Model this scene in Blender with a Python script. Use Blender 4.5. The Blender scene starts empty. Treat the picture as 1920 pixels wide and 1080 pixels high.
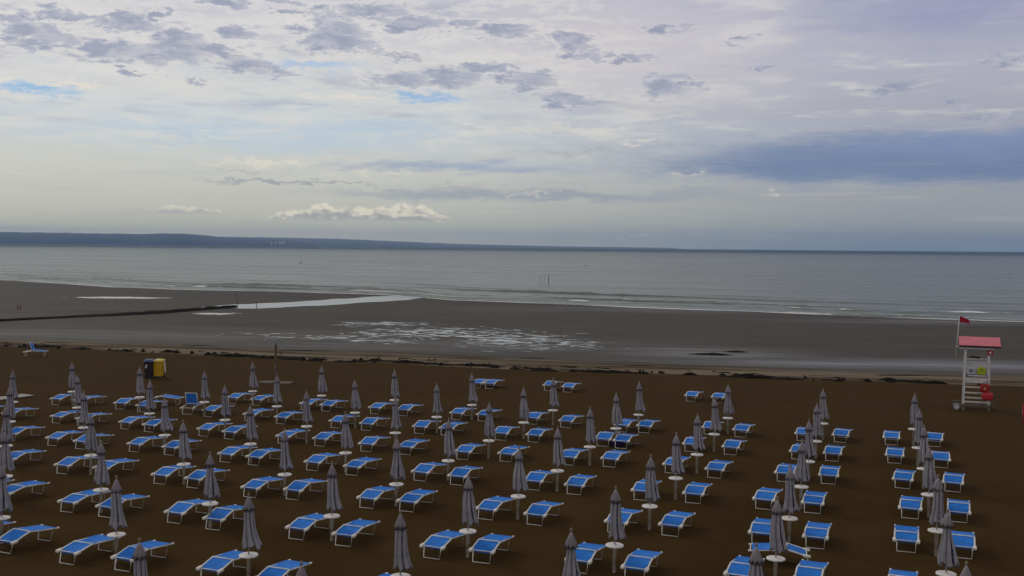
import bpy, bmesh, math, random
from mathutils import Vector, Matrix, noise

scene = bpy.context.scene
COL = scene.collection
R = math.radians
random.seed(7)

# ------------------------------------------------------------------ camera
CAM_H = 9.0
FPX, PITCH, ROLL = 1980.0, 0.0393, 0.0087      # focal length in photo pixels, looking slightly down
cp, sp = math.cos(PITCH), math.sin(PITCH)
FW = Vector((0, cp, -sp)); U0 = Vector((0, sp, cp)); R0 = Vector((1, 0, 0))
RT = math.cos(ROLL) * R0 + math.sin(ROLL) * U0
UP = -math.sin(ROLL) * R0 + math.cos(ROLL) * U0
cam_d = bpy.data.cameras.new("camera")
cam = bpy.data.objects.new("camera", cam_d); COL.objects.link(cam)
cam_d.sensor_width = 36; cam_d.lens = 36 * FPX / 1920
cam_d.clip_start = 0.5; cam_d.clip_end = 80000
m = Matrix((RT, UP, -FW)).transposed().to_4x4()
m.translation = Vector((0, 0, CAM_H)); cam.matrix_world = m
scene.camera = cam

def ray(px, py):
    return FW + (px - 960) / FPX * RT - (py - 540) / FPX * UP
def ground(px, py, z=0.0):
    d = ray(px, py); t = (z - CAM_H) / d.z
    p = Vector((0, 0, CAM_H)) + t * d
    return Vector((p.x, p.y, z))
def sky_dir(px, py):
    d = ray(px, py)
    return math.atan2(d.x, d.y), math.atan2(d.z, math.hypot(d.x, d.y))
def lin(r, g, b):
    f = lambda c: (c / 255 / 12.92) if c <= 10 else ((c / 255 + .055) / 1.055) ** 2.4
    return (f(r), f(g), f(b))

# ------------------------------------------------------------------ small node language
class V:
    def __init__(s, nt, sock): s.nt = nt; s.s = sock
    def _op(s, op, o=None, o2=None, clamp=False):
        n = s.nt.nodes.new("ShaderNodeMath"); n.operation = op; n.use_clamp = clamp
        for i, x in enumerate((s, o, o2)):
            if x is None: continue
            if isinstance(x, V): s.nt.links.new(x.s, n.inputs[i])
            else: n.inputs[i].default_value = x
        return V(s.nt, n.outputs[0])
    def __add__(s, o): return s._op("ADD", o)
    def __sub__(s, o): return s._op("SUBTRACT", o)
    def __mul__(s, o): return s._op("MULTIPLY", o)
    def __truediv__(s, o): return s._op("DIVIDE", o)
    def mx(s, o): return s._op("MAXIMUM", o)
    def mn(s, o): return s._op("MINIMUM", o)
    def pw(s, o): return s._op("POWER", o)
    def at2(s, o): return s._op("ARCTAN2", o)
    def ab(s): return s._op("ABSOLUTE")
    def step(s, lo, hi, a=0.0, b=1.0):            # smoothstep lo..hi -> a..b
        n = s.nt.nodes.new("ShaderNodeMapRange"); n.interpolation_type = "SMOOTHSTEP"
        s.nt.links.new(s.s, n.inputs[0])
        for i, x in ((1, lo), (2, hi), (3, a), (4, b)): n.inputs[i].default_value = x
        return V(s.nt, n.outputs[0])
def comb(nt, x, y, z=0.0):
    n = nt.nodes.new("ShaderNodeCombineXYZ")
    for i, v in enumerate((x, y, z)):
        if isinstance(v, V): nt.links.new(v.s, n.inputs[i])
        else: n.inputs[i].default_value = v
    return V(nt, n.outputs[0])
def noise_n(nt, vec, scale, detail=4.0, rough=.5, dist=0.0):
    n = nt.nodes.new("ShaderNodeTexNoise")
    if vec is not None: nt.links.new(vec.s, n.inputs["Vector"])
    n.inputs["Scale"].default_value = scale; n.inputs["Detail"].default_value = detail
    n.inputs["Roughness"].default_value = rough; n.inputs["Distortion"].default_value = dist
    return V(nt, n.outputs[0])
def voro(nt, vec, scale, smooth=.4):
    n = nt.nodes.new("ShaderNodeTexVoronoi"); n.feature = "F1"; n.voronoi_dimensions = "2D"
    nt.links.new(vec.s, n.inputs["Vector"]); n.inputs["Scale"].default_value = scale
    return V(nt, n.outputs[0])
def mixc(nt, fac, a, b):
    n = nt.nodes.new("ShaderNodeMix"); n.data_type = "RGBA"
    for i, x in ((0, fac), (6, a), (7, b)):
        if isinstance(x, V): nt.links.new(x.s, n.inputs[i])
        elif i == 0: n.inputs[i].default_value = x
        else: n.inputs[i].default_value = (*x, 1)
    return V(nt, n.outputs[2])
def ramp(nt, v, stops):
    n = nt.nodes.new("ShaderNodeValToRGB"); nt.links.new(v.s, n.inputs[0])
    cr = n.color_ramp
    while len(cr.elements) < len(stops): cr.elements.new(.5)
    for e, (p, c) in zip(cr.elements, stops):
        e.position = p; e.color = (*c, 1)
    return V(nt, n.outputs[0])
def attr(nt, name):
    n = nt.nodes.new("ShaderNodeAttribute"); n.attribute_name = name
    return V(nt, n.outputs["Fac"])

# ------------------------------------------------------------------ sky
SUN_EL, SUN_AZ = 34.0, -48.0                      # sun veiled by cloud, ahead and to the left over the sea
SKY_STRENGTH = 0.10
world = bpy.data.worlds.new("World"); scene.world = world; world.use_nodes = True
wt = world.node_tree; wt.nodes.clear()
tc = wt.nodes.new("ShaderNodeTexCoord")
sx = wt.nodes.new("ShaderNodeSeparateXYZ"); wt.links.new(tc.outputs["Generated"], sx.inputs[0])
dx, dy, dz = (V(wt, sx.outputs[i]) for i in range(3))
az = dx.at2(dy)
hyp = (dx * dx + dy * dy).pw(.5)
el = dz.at2(hyp)
PX = 1 / 1980.0
zc = dz.mx(.02)
plane = comb(wt, dx / zc, dy / zc)                # where the view ray meets a flat cloud deck
ae = comb(wt, az * 9.0, el * 42.0)                # stretched for streaks near the horizon
n_big = noise_n(wt, plane, .55, 2, .5)
n_mid = noise_n(wt, plane, 3.6, 4, .62, .25)
n_rag = noise_n(wt, comb(wt, az * 34.0, el * 88.0, 3.0), 1.0, 4, .68, .4)
n_str = noise_n(wt, ae, 1.5, 3, .6, .2)
n_fin = noise_n(wt, comb(wt, az * 60.0, el * 150.0), 1.0, 3, .62)
n_rg2 = noise_n(wt, comb(wt, az * 30.0, el * 80.0, 9.0), 1.0, 4, .7, .3)
wa = az + (n_rag - .5) * (190 * PX) + (n_fin - .5) * (40 * PX)                # ragged coordinates for individual clouds
we = el + (n_rg2 - .5) * (60 * PX) + (n_fin - .5) * (16 * PX)
sa = az + (n_str - .5) * (260 * PX)               # softer, longer displacement for veils
se = el + (n_str - .5) * (46 * PX) + (n_rg2 - .5) * (26 * PX)

def vmath(op, a, b=None, c=None):
    n = wt.nodes.new("ShaderNodeVectorMath"); n.operation = op
    wt.links.new(a.s, n.inputs[0])
    if b is not None: n.inputs[1].default_value = b
    if c is not None: n.inputs[2].default_value = c
    return V(wt, n.outputs["Value"] if op == "LENGTH" else n.outputs[0])
wae = comb(wt, wa, we); sae = comb(wt, sa, se)
def blob(px, py, rx, ry, P=None):
    """0 at the centre of a cloud, 1 on its rim"""
    a0, e0 = sky_dir(px, py); ka, ke = 1980.0 / rx, 1980.0 / ry
    return vmath("LENGTH", vmath("MULTIPLY_ADD", P or wae, (ka, ke, 0), (-a0 * ka, -e0 * ke, 0)))

E0 = 0.0
epx = el * 1980.0 / 500.0                          # 0..1 over the visible sky
ep = epx + (n_str - .5) * .10
left = ramp(wt, ep, [(0, lin(194, 194, 180)), (.09, lin(200, 200, 184)), (.18, lin(203, 203, 191)), (.30, lin(206, 207, 199)),
                     (.42, lin(204, 211, 215)), (.54, lin(214, 215, 213)), (.70, lin(212, 210, 211)), (.93, lin(203, 202, 209)), (1, lin(193, 193, 204))])
right = ramp(wt, ep, [(0, lin(132, 148, 160)), (.10, lin(156, 160, 163)), (.20, lin(160, 163, 169)), (.30, lin(158, 163, 178)),
                      (.50, lin(172, 171, 183)), (.66, lin(180, 179, 193)), (.85, lin(172, 172, 192)), (1, lin(146, 148, 181))])
aL = sky_dir(560, 460)[0]; aR = sky_dir(1840, 460)[0]
skyc = mixc(wt, (az + (n_big - .5) * .12).step(aL, aR), left, right)
def veil(c, px, py, rx, ry, k=1.0, lo=.25, hi=1.3, sharp=False, rag=.9):
    global skyc
    q = blob(px, py, rx, ry, wae if sharp else sae)
    skyc = mixc(wt, (q + (n_mid - .5) * (.5 if sharp else rag)).step(lo, hi, k, 0.0), skyc, lin(*c))
# the whole deck is uneven: lighter and greyer cells
lay = noise_n(wt, plane, 1.5, 5, .62, .3)
lay2 = noise_n(wt, comb(wt, az * 11.0, el * 60.0, 5.0), 1.0, 5, .64, .5)
up_ = epx.step(.30, .55)
skyc = mixc(wt, lay.step(.50, .30, 0, .55) * up_, skyc, lin(229, 225, 218))
skyc = mixc(wt, lay.step(.50, .70, 0, .72) * up_, skyc, lin(174, 177, 191))
# pinkish bright area, pale blue openings, the dark blue bank on the right
veil((216, 205, 208), 1180, 90, 330, 130, .5, 0, 1.3)
veil((184, 204, 220), 480, 258, 340, 34, .75, 0, 1.3)
veil((184, 204, 220), 720, 240, 220, 18, .55, 0, 1.3)
veil((150, 185, 222), 800, 186, 100, 13, .95, .2, 1.1, True)
veil((140, 186, 226), 70, 166, 90, 15, .95, .2, 1.1, True)
veil((172, 196, 224), 590, 122, 105, 11, .8, .2, 1.1, True)
veil((116, 134, 168), 1770, 296, 560, 52, .97, .4, 1.2, rag=.35)
veil((108, 127, 163), 1640, 312, 400, 26, .6, .1, 1.3)
veil((104, 124, 160), 1930, 325, 240, 26, .7, .2, 1.2)
veil((158, 170, 192), 860, 314, 340, 14, .9, .2, 1.1, rag=.5)
veil((126, 146, 186), 1880, 262, 330, 24, .5, .1, 1.2)
veil((150, 158, 172), 980, 366, 430, 12, .75, rag=.6)
veil((148, 148, 186), 1800, 20, 240, 60, .6, 0, 1.3)
veil((200, 200, 190), 420, 372, 420, 16, .35)
mid_ = epx.step(.22, .42) * epx.step(.80, .55) * az.step(sky_dir(1500, 0)[0], sky_dir(1000, 0)[0])
skyc = mixc(wt, lay2.step(.48, .66, 0, .75) * mid_, skyc, lin(222, 218, 212))
skyc = mixc(wt, lay2.step(.46, .30, 0, .55) * mid_, skyc, lin(182, 192, 206))
# thin streaks that thicken towards the horizon
stre = noise_n(wt, comb(wt, az * 5.0, el * 130.0), 1.0, 3, .6, .3)
skyc = mixc(wt, stre.step(.52, .78, 0, .42) * epx.step(.42, .05), skyc, lin(150, 158, 168))
skyc = mixc(wt, stre.step(.46, .25, 0, .30) * epx.step(.5, .1), skyc, lin(204, 202, 190))
# broken altocumulus: dark bellies with lit rims
PUFFS = [(245, 40, 38, 14), (340, 68, 40, 14), (75, 52, 40, 16), (40, 80, 40, 9), (120, 80, 26, 9), (190, 82, 30, 14), (240, 102, 70, 15),
         (325, 98, 62, 19), (455, 122, 58, 15), (515, 130, 30, 11), (420, 98, 55, 9), (690, 22, 70, 15), (618, 66, 50, 26), (664, 82, 34, 16),
         (780, 45, 46, 14), (870, 46, 30, 9), (940, 56, 50, 10), (1070, 72, 40, 13), (845, 145, 52, 20), (745, 150, 58, 14), (765, 106, 28, 7),
         (720, 100, 28, 6), (1250, 160, 46, 24), (1305, 160, 22, 7), (1190, 110, 24, 7), (1150, 105, 24, 8), (1095, 105, 28, 9),
         (1265, 53, 34, 6), (1403, 71, 22, 9), (1440, 128, 24, 5), (1685, 166, 62, 9), (1910, 105, 40, 11), (1880, 217, 60, 11),
         (1800, 195, 30, 5), (990, 150, 60, 16), (930, 128, 40, 8), (130, 27, 45, 6), (440, 62, 30, 10), (420, 5, 40, 7), (310, 27, 24, 6),
         (535, 3, 40, 6), (265, 138, 28, 5), (360, 150, 26, 5), (1080, 190, 70, 9), (880, 120, 40, 6), (560, 25, 30, 6), (15, 40, 18, 5)]
dens = None
for p in PUFFS:
    q = blob(p[0], p[1], p[2] * 1.22, p[3] * 1.28)
    dens = q if dens is None else dens.mn(q)
dens = dens.step(0, 1.55, 1, 0)
reg = az.step(sky_dir(1350, 0)[0], sky_dir(1050, 0)[0]) * epx.step(.50, .72)
cl = dens * .62 + (n_mid - .5) * .85 + (n_fin - .5) * .5 + reg * (n_big - .34) * .75
skyc = mixc(wt, cl.step(.05, .22, 0, .55) * cl.step(.42, .26) * reg, skyc, lin(230, 224, 218))
dark = mixc(wt, n_rag.step(.38, .62), lin(182, 182, 194), lin(145, 151, 174))
skyc = mixc(wt, cl.step(.20, .62, 0, .84), skyc, dark)
# creamy wisps
for px, py, rx, ry, k in [(510, 305, 150, 8, .7), (665, 184, 110, 10, .75), (140, 157, 80, 10, .85), (18, 146, 22, 6, .8), (20, 167, 26, 5, .7),
                          (1190, 267, 48, 5, .6), (690, 328, 90, 5, .5), (1440, 362, 28, 3, .6), (1300, 326, 40, 4, .5), (1000, 364, 70, 2.5, .5),
                          (50, 326, 40, 2.5, .6), (1220, 220, 80, 8, .4), (1010, 245, 220, 12, .45), (350, 255, 150, 6, .4), (1215, 441, 60, 2.5, .35)]:
    q = blob(px, py, rx, ry)
    skyc = mixc(wt, (q + (n_fin - .5) * 1.8 + (n_mid - .5) * 1.6).step(.1, 1.1, k, 0), skyc, lin(232, 224, 208))
for px, py, rx, ry, k in [(545, 342, 210, 5, .9), (450, 322, 120, 5, .4), (850, 350, 90, 7, .4), (1500, 372, 260, 4, .3), (1080, 283, 110, 7, .35)]:
    q = blob(px, py, rx, ry)
    skyc = mixc(wt, q.step(.2, 1.1, k, 0), skyc, lin(160, 162, 168))
# flat based cumulus low over the sea
def cumulus(px, base_py, half, top, k):
    global skyc
    a0, e0 = sky_dir(px, base_py)
    t = (az - a0) * (1980.0 / half)
    b1 = voro(wt, comb(wt, az * 62.0 + px * .37, el * 20.0), 1.0); b2 = voro(wt, comb(wt, az * 150.0 + px * .11, el * 120.0), 1.0)
    env = (t * t).step(1.0, .45, .25, 1.0) * (t * t).step(1.05, .95)
    h = (el - e0) * (1980.0 / top) + (n_fin - .5) * .35
    roof = env * ((b1 * b1) * -.75 + 1.0 - b2 * b2 * .35)
    mask = (roof - h).step(0, .18) * h.step(-.22, .12) * env.step(0, .2)
    shade = (h - roof * .55 + (n_fin - .5) * 1.2 + (b2 - .4) * -.5).step(-.40, .18)
    skyc = mixc(wt, mask * k, skyc, mixc(wt, shade, lin(172, 172, 170), lin(240, 231, 208)))
cumulus(672, 410, 165, 34, .95)
cumulus(355, 398, 60, 15, .6)
cumulus(770, 411, 75, 14, .7)
# the deck overhead and behind, out of view
over = mixc(wt, n_big.step(.3, .7), (.34, .335, .345), (.55, .53, .51))
skyc = mixc(wt, el.step(R(14), R(26)), skyc, over)
# clear daylight sky showing faintly through the deck
sk = wt.nodes.new("ShaderNodeTexSky"); sk.sky_type = "NISHITA"; sk.sun_disc = False
sk.sun_elevation = R(SUN_EL); sk.sun_rotation = R(SUN_AZ); sk.altitude = 10
sc_ = wt.nodes.new("ShaderNodeVectorMath"); sc_.operation = "SCALE"
wt.links.new(skyc.s, sc_.inputs[0]); sc_.inputs["Scale"].default_value = 1 / SKY_STRENGTH
fin = mixc(wt, .93, V(wt, sk.outputs[0]), V(wt, sc_.outputs[0]))
bg = wt.nodes.new("ShaderNodeBackground"); bg.inputs["Strength"].default_value = SKY_STRENGTH
wt.links.new(fin.s, bg.inputs[0])
wo = wt.nodes.new("ShaderNodeOutputWorld"); wt.links.new(bg.outputs[0], wo.inputs[0])
world.cycles.sampling_method = "MANUAL"; world.cycles.sample_map_resolution = 512

# ------------------------------------------------------------------ sun and exposure
sl = bpy.data.lights.new("sun", "SUN"); sl.energy = 0.7; sl.angle = R(14); sl.color = (1, .95, .87)
sun = bpy.data.objects.new("sun", sl); COL.objects.link(sun)
sd = Vector((math.sin(R(SUN_AZ)) * math.cos(R(SUN_EL)), math.cos(R(SUN_AZ)) * math.cos(R(SUN_EL)), math.sin(R(SUN_EL))))
sun.rotation_euler = sd.to_track_quat("Z", "Y").to_euler()
vs = scene.view_settings
scene.display_settings.display_device = "sRGB"
vs.view_transform = "Standard"; vs.look = "None"; vs.exposure = 0; vs.gamma = 1; vs.use_curve_mapping = False
scene.cycles.max_bounces = 6; scene.cycles.diffuse_bounces = 2; scene.cycles.glossy_bounces = 3
scene.cycles.volume_bounces = 0; scene.cycles.use_denoising = True
scene.cycles.sample_clamp_indirect = 4

# ------------------------------------------------------------------ materials
def new_mat(name):
    mt = bpy.data.materials.new(name); mt.use_nodes = True
    nt = mt.node_tree; nt.nodes.clear()
    b = nt.nodes.new("ShaderNodeBsdfPrincipled"); o = nt.nodes.new("ShaderNodeOutputMaterial")
    nt.links.new(b.outputs[0], o.inputs[0])
    return mt, nt, b
def setin(nt, b, name, v):
    if isinstance(v, V): nt.links.new(v.s, b.inputs[name])
    elif isinstance(v, tuple): b.inputs[name].default_value = (*v, 1)
    else: b.inputs[name].default_value = v
def bump(nt, b, h, strength, dist):
    n = nt.nodes.new("ShaderNodeBump"); n.inputs["Strength"].default_value = strength; n.inputs["Distance"].default_value = dist
    nt.links.new(h.s, n.inputs["Height"]); nt.links.new(n.outputs[0], b.inputs["Normal"])
def objco(nt, out="Object"):
    n = nt.nodes.new("ShaderNodeTexCoord"); return V(nt, n.outputs[out])
def sep(nt, v):
    n = nt.nodes.new("ShaderNodeSeparateXYZ"); nt.links.new(v.s, n.inputs[0])
    return [V(nt, n.outputs[i]) for i in range(3)]
def plain(name, c, rough=.6, var=.25, scale=6.0, spec=.4, bmp=0.0):
    """painted / moulded surface with worn, uneven colour"""
    mt, nt, b = new_mat(name); co = objco(nt)
    n = noise_n(nt, co, scale, 5, .6)
    dk = tuple(x * (1 - var) for x in c); lt = tuple(min(1, x * (1 + var * .6)) for x in c)
    setin(nt, b, "Base Color", mixc(nt, n.step(.3, .7), dk, lt))
    setin(nt, b, "Roughness", n.step(.3, .7, rough * .85, min(1, rough * 1.12)))
    setin(nt, b, "Specular IOR Level", spec)
    if bmp: bump(nt, b, noise_n(nt, co, scale * 14, 3, .6), .5, bmp)
    return mt
def fabric(name, c, var=.2, weave=220.0, rand=.12):
    mt, nt, b = new_mat(name); co = objco(nt)
    n = noise_n(nt, co, 3.2, 4, .6)
    oi = nt.nodes.new("ShaderNodeObjectInfo"); rnd = V(nt, oi.outputs["Random"])
    base = mixc(nt, n.step(.3, .7), tuple(x * (1 - var) for x in c), tuple(min(1, x * (1 + var * .5)) for x in c))
    base = mixc(nt, rnd * rand, base, tuple(min(1, x * 1.25 + .03) for x in c))
    setin(nt, b, "Base Color", base); setin(nt, b, "Roughness", .82); setin(nt, b, "Specular IOR Level", .2)
    bump(nt, b, noise_n(nt, co, weave, 2, .5) + n * 1.5, .35, .003)
    return mt
M_WHITE = plain("white_paint", (.78, .75, .69), .45, .16, 9)
M_CAP = plain("white_plastic", (.80, .76, .68), .5, .18, 14)
M_BLUE = fabric("blue_canvas", (.018, .170, .60), .22, 220, .3)
M_FOLD_SHADE = fabric("canopy_fold_shade", (.030, .028, .045), .2, 120, .1)  # dark tone standing for the shade inside the canopy folds
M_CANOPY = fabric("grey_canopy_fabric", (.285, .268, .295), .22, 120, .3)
M_CANOPY2 = fabric("grey_cap_fabric", (.235, .205, .222), .22, 120, .3)
M_POLE = plain("grey_metal_pole", (.28, .28, .30), .4, .2, 12)
M_POST = plain("pale_plastic_sleeve", (.74, .64, .53), .55, .22, 5)
M_TABLE = plain("white_table_plastic", (.82, .78, .73), .45, .1, 8)
M_FINIAL = plain("wood_finial", (.22, .17, .13), .6, .2, 20)

# ------------------------------------------------------------------ mesh helpers
def tag(o, label=None, cat=None, group=None, kind=None):
    if label: o["label"] = label
    if cat: o["category"] = cat
    if group: o["group"] = group
    if kind: o["kind"] = kind
    return o
def link(name, bm, mat, parent=None, smooth=False):
    me = bpy.data.meshes.new(name)
    bmesh.ops.recalc_face_normals(bm, faces=bm.faces)
    if smooth:
        for f in bm.faces: f.smooth = True
    bm.to_mesh(me); bm.free(); me.materials.append(mat)
    o = bpy.data.objects.new(name, me); COL.objects.link(o); o.parent = parent
    return o
def empty(name, loc=(0, 0, 0), rz=0.0):
    o = bpy.data.objects.new(name, None); COL.objects.link(o)
    o.location = loc; o.rotation_euler = (0, 0, rz); o.empty_display_size = .2
    return o
def tube(bm, pts, r, seg=8, r2=None):
    pts = [Vector(p) for p in pts]; rings = []
    for i, p in enumerate(pts):
        a = pts[max(0, i - 1)]; b = pts[min(len(pts) - 1, i + 1)]
        d = (b - a).normalized()
        ref = Vector((0, 0, 1)) if abs(d.z) < .9 else Vector((1, 0, 0))
        u = d.cross(ref).normalized(); v = d.cross(u)
        rr = r if r2 is None else r + (r2 - r) * i / (len(pts) - 1)
        rings.append([bm.verts.new(p + rr * (math.cos(k * 2 * math.pi / seg) * u + math.sin(k * 2 * math.pi / seg) * v)) for k in range(seg)])
    for a, b in zip(rings, rings[1:]):
        for k in range(seg):
            bm.faces.new((a[k], a[(k + 1) % seg], b[(k + 1) % seg], b[k]))
    bm.faces.new(rings[0]); bm.faces.new(rings[-1][::-1])
def box(bm, c, s, rot=None, bev=0.0, taper=1.0):
    r = bmesh.ops.create_cube(bm, size=1.0)
    vs_ = r["verts"]
    for v in vs_:
        k = taper if v.co.z < 0 else 1.0
        v.co = Vector((v.co.x * s[0] * k, v.co.y * s[1] * k, v.co.z * s[2]))
    if bev:
        es = list({e for v in vs_ for e in v.link_edges})
        rb = bmesh.ops.bevel(bm, geom=es, offset=bev, segments=2, affect="EDGES", profile=.6)
        vs_ = list({v for f in rb["faces"] for v in f.verts} | {v for v in vs_ if v.is_valid})
    for v in vs_:
        co = v.co
        if rot is not None: co = rot @ co
        v.co = co + Vector(c)
def lathe(bm, prof, seg=24, c=(0, 0, 0)):
    rings = []
    for r, z in prof:
        rings.append([bm.verts.new((c[0] + r * math.cos(2 * math.pi * k / seg), c[1] + r * math.sin(2 * math.pi * k / seg), c[2] + z)) for k in range(seg)])
    for a, b in zip(rings, rings[1:]):
        for k in range(seg):
            bm.faces.new((a[k], a[(k + 1) % seg], b[(k + 1) % seg], b[k]))
    bm.faces.new(rings[0][::-1]); bm.faces.new(rings[-1])
def slab(bm, rows, thick):
    """closed thin sheet from rows of points, thickness downwards"""
    top = [[bm.verts.new(p) for p in r] for r in rows]
    bot = [[bm.verts.new(Vector(p) - Vector((0, 0, thick))) for p in r] for r in rows]
    n, k = len(rows), len(rows[0])
    for i in range(n - 1):
        for j in range(k - 1):
            bm.faces.new((top[i][j], top[i][j + 1], top[i + 1][j + 1], top[i + 1][j]))
            bm.faces.new((bot[i][j], bot[i + 1][j], bot[i + 1][j + 1], bot[i][j + 1]))
    edge = [(i, 0) for i in range(n)] + [(n - 1, j) for j in range(1, k)] + [(i, k - 1) for i in range(n - 2, -1, -1)] + [(0, j) for j in range(k - 2, 0, -1)]
    for a, b in zip(edge, edge[1:] + edge[:1]):
        bm.faces.new((top[a[0]][a[1]], top[b[0]][b[1]], bot[b[0]][b[1]], bot[a[0]][a[1]]))
def smoothstep(x, a, b):
    t = max(0.0, min(1.0, (x - a) / (b - a))); return t * t * (3 - 2 * t)
def polyline(pts):
    pts = sorted(((p.x, p.y) for p in pts))
    def f(x):
        if x <= pts[0][0]: a, b = pts[0], pts[1]
        elif x >= pts[-1][0]: a, b = pts[-2], pts[-1]
        else:
            for a, b in zip(pts, pts[1:]):
                if a[0] <= x <= b[0]: break
        if x < pts[0][0] - 120: x = pts[0][0] - 120
        if x > pts[-1][0] + 120: x = pts[-1][0] + 120
        return a[1] + (b[1] - a[1]) * (x - a[0]) / (b[0] - a[0])
    return f

# ------------------------------------------------------------------ the shore: one sand sheet, wrack line, wet flat
FLAT_Z, SEA_Z = -0.42, -0.38
wrack_in = polyline([ground(*p) for p in [(0, 650), (130, 653), (250, 660), (440, 668), (600, 677), (740, 680), (920, 690), (1100, 698), (1280, 702), (1480, 711), (1720, 718), (1920, 725)]])
wrack_out = polyline([ground(*p) for p in [(0, 634), (250, 642), (440, 649), (740, 659), (920, 668), (1100, 675), (1300, 683), (1600, 694), (1920, 705)]])
shore = polyline([ground(*p, SEA_Z) for p in [(0, 525), (120, 532), (200, 538), (330, 543), (440, 545), (600, 549), (700, 552), (770, 556),
                                               (850, 563), (960, 567), (1200, 577), (1400, 584), (1600, 593), (1920, 604)]])
def pool_zone(x, y):
    """where standing water lies between the sand ripples"""
    def ell(px, py, rx, ry):
        c = ground(px, py, FLAT_Z); ex = rx * c.y / FPX; ey = ry * c.y * c.y / (9 * FPX)
        return math.exp(-(((x - c.x) / ex) ** 2 + ((y - c.y) / ey) ** 2) ** 1.5)
    return max(ell(980, 637, 130, 19), ell(820, 624, 190, 14), ell(720, 607, 120, 5), ell(620, 632, 150, 6) * .8, ell(1080, 644, 60, 12),
               ell(490, 627, 110, 4) * .55, ell(1170, 651, 60, 4) * .7, ell(400, 588, 45, 2.0) * 1.7, ell(225, 558, 85, 1.6) * 2.4, ell(700, 640, 90, 7) * .8)
def sheen_zone(x, y):
    def ell(px, py, rx, ry):
        c = ground(px, py, FLAT_Z); ex = rx * c.y / FPX; ey = ry * c.y * c.y / (9 * FPX)
        return math.exp(-(((x - c.x) / ex) ** 2 + ((y - c.y) / ey) ** 2))
    return max(ell(1720, 687, 460, 12), ell(1330, 666, 190, 9) * .9, ell(1250, 655, 200, 5) * .6, ell(900, 650, 420, 12) * .45, ell(300, 630, 500, 14) * .35,
               ell(1300, 582, 380, 5) * .5, ell(1750, 603, 260, 5) * .6)
def axis(dense_lo, dense_hi, step, far_lo, far_hi, grow=1.35):
    v = []; x = dense_lo
    while x <= dense_hi: v.append(x); x += step
    s = step; x = v[-1]
    while x < far_hi: s *= grow; x += s; v.append(min(x, far_hi))
    s = step; x = v[0]; lo = []
    while x > far_lo: s *= grow; x -= s; lo.append(max(x, far_lo))
    return lo[::-1] + v
def zsand(x, y):
    di = y - wrack_in(x)
    nz = noise.noise((x * .05, y * .05, 3.1)) * .5 + .5
    z = -0.42 * smoothstep(di, -2, 26)
    if di < 0:
        k = smoothstep(-di, 0, 6)
        z += k * (.05 * noise.noise((x * .11, y * .11, 0)) + .022 * noise.noise((x * .7, y * .7, 5)))
    elif di < 12:
        z += .05 * math.sin(di * 1.5 + 2 * nz) * smoothstep(di, 0, 2) * smoothstep(-di, -12, -6) * nz
    ds = y - shore(x)
    z -= .5 * smoothstep(ds, .5, 30)
    return z
xs = axis(-130, 95, .75, -9000, 9000)
ys = axis(20, 62, .5, -400, 62.1)
y_ = 62.4
while y_ < 135: ys.append(y_); y_ += .35
while y_ < 330: ys.append(y_); y_ += 1.2
while y_ < 9000: ys.append(y_); y_ *= 1.25
ys = sorted(set(ys)); ys[-1] = 9100
nx = len(xs)
verts, tide, rel, pool, sheen = [], [], [], [], []
for y in ys:
    for x in xs:
        verts.append((x, y, zsand(x, y)))
        a, b = wrack_in(x), wrack_out(x)
        tide.append((y - a) / max(.5, b - a))
        near = 70 < y < 330 and -150 < x < 120
        pool.append(pool_zone(x, y) if near else 0); sheen.append(sheen_zone(x, y) if near else 0)
faces = [(j * nx + i, j * nx + i + 1, (j + 1) * nx + i + 1, (j + 1) * nx + i) for j in range(len(ys) - 1) for i in range(nx - 1)]
me = bpy.data.meshes.new("sand_ground"); me.from_pydata(verts, [], faces)
for f in me.polygons: f.use_smooth = True
for nm, arr in (("tide", tide), ("pool", pool), ("sheen", sheen)):
    at = me.attributes.new(nm, "FLOAT", "POINT"); at.data.foreach_set("value", arr)
sand_o = bpy.data.objects.new("sand_ground", me); COL.objects.link(sand_o); tag(sand_o, kind="structure")

mt, nt, b = new_mat("beach_sand")
co = objco(nt); px_, py_, pz_ = sep(nt, co)
td = attr(nt, "tide"); pl = attr(nt, "pool"); sh = attr(nt, "sheen")
n1 = noise_n(nt, co, .22, 6, .6); n2 = noise_n(nt, co, 3.5, 5, .62); n3 = noise_n(nt, co, 30, 3, .6)
strk = noise_n(nt, comb(nt, px_ * .06 + py_ * .012, py_ * .42 + px_ * .09), 1.0, 5, .6, .4)
tdn = td + (n2 - .5) * .30 + (strk - .5) * .35
dry = mixc(nt, n1.step(.3, .72), (.0440, .0240, .0066), (.0620, .0360, .0110))
dry = mixc(nt, n2.step(.52, .78, 0, .5), dry, (.030, .0155, .0045))
dry = mixc(nt, td.step(-9, -.5, 0, .55), dry, (.060, .036, .0135))
band = mixc(nt, strk.step(.38, .60), (.070, .050, .032), (.190, .150, .106))
wet = mixc(nt, strk.step(.3, .7), (.048, .040, .030), (.072, .061, .046))
wet = mixc(nt, n1.step(.4, .75, 0, .7), wet, (.066, .054, .034))
wet = mixc(nt, noise_n(nt, comb(nt, px_ * .02 + py_ * .01, py_ * .12 + px_ * .03), 1.0, 5, .6, .5).step(.45, .7, 0, .6), wet, (.034, .028, .023))
c = mixc(nt, tdn.step(-.06, .06), dry, band)
c = mixc(nt, tdn.step(.75, 1.25), c, wet)
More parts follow.
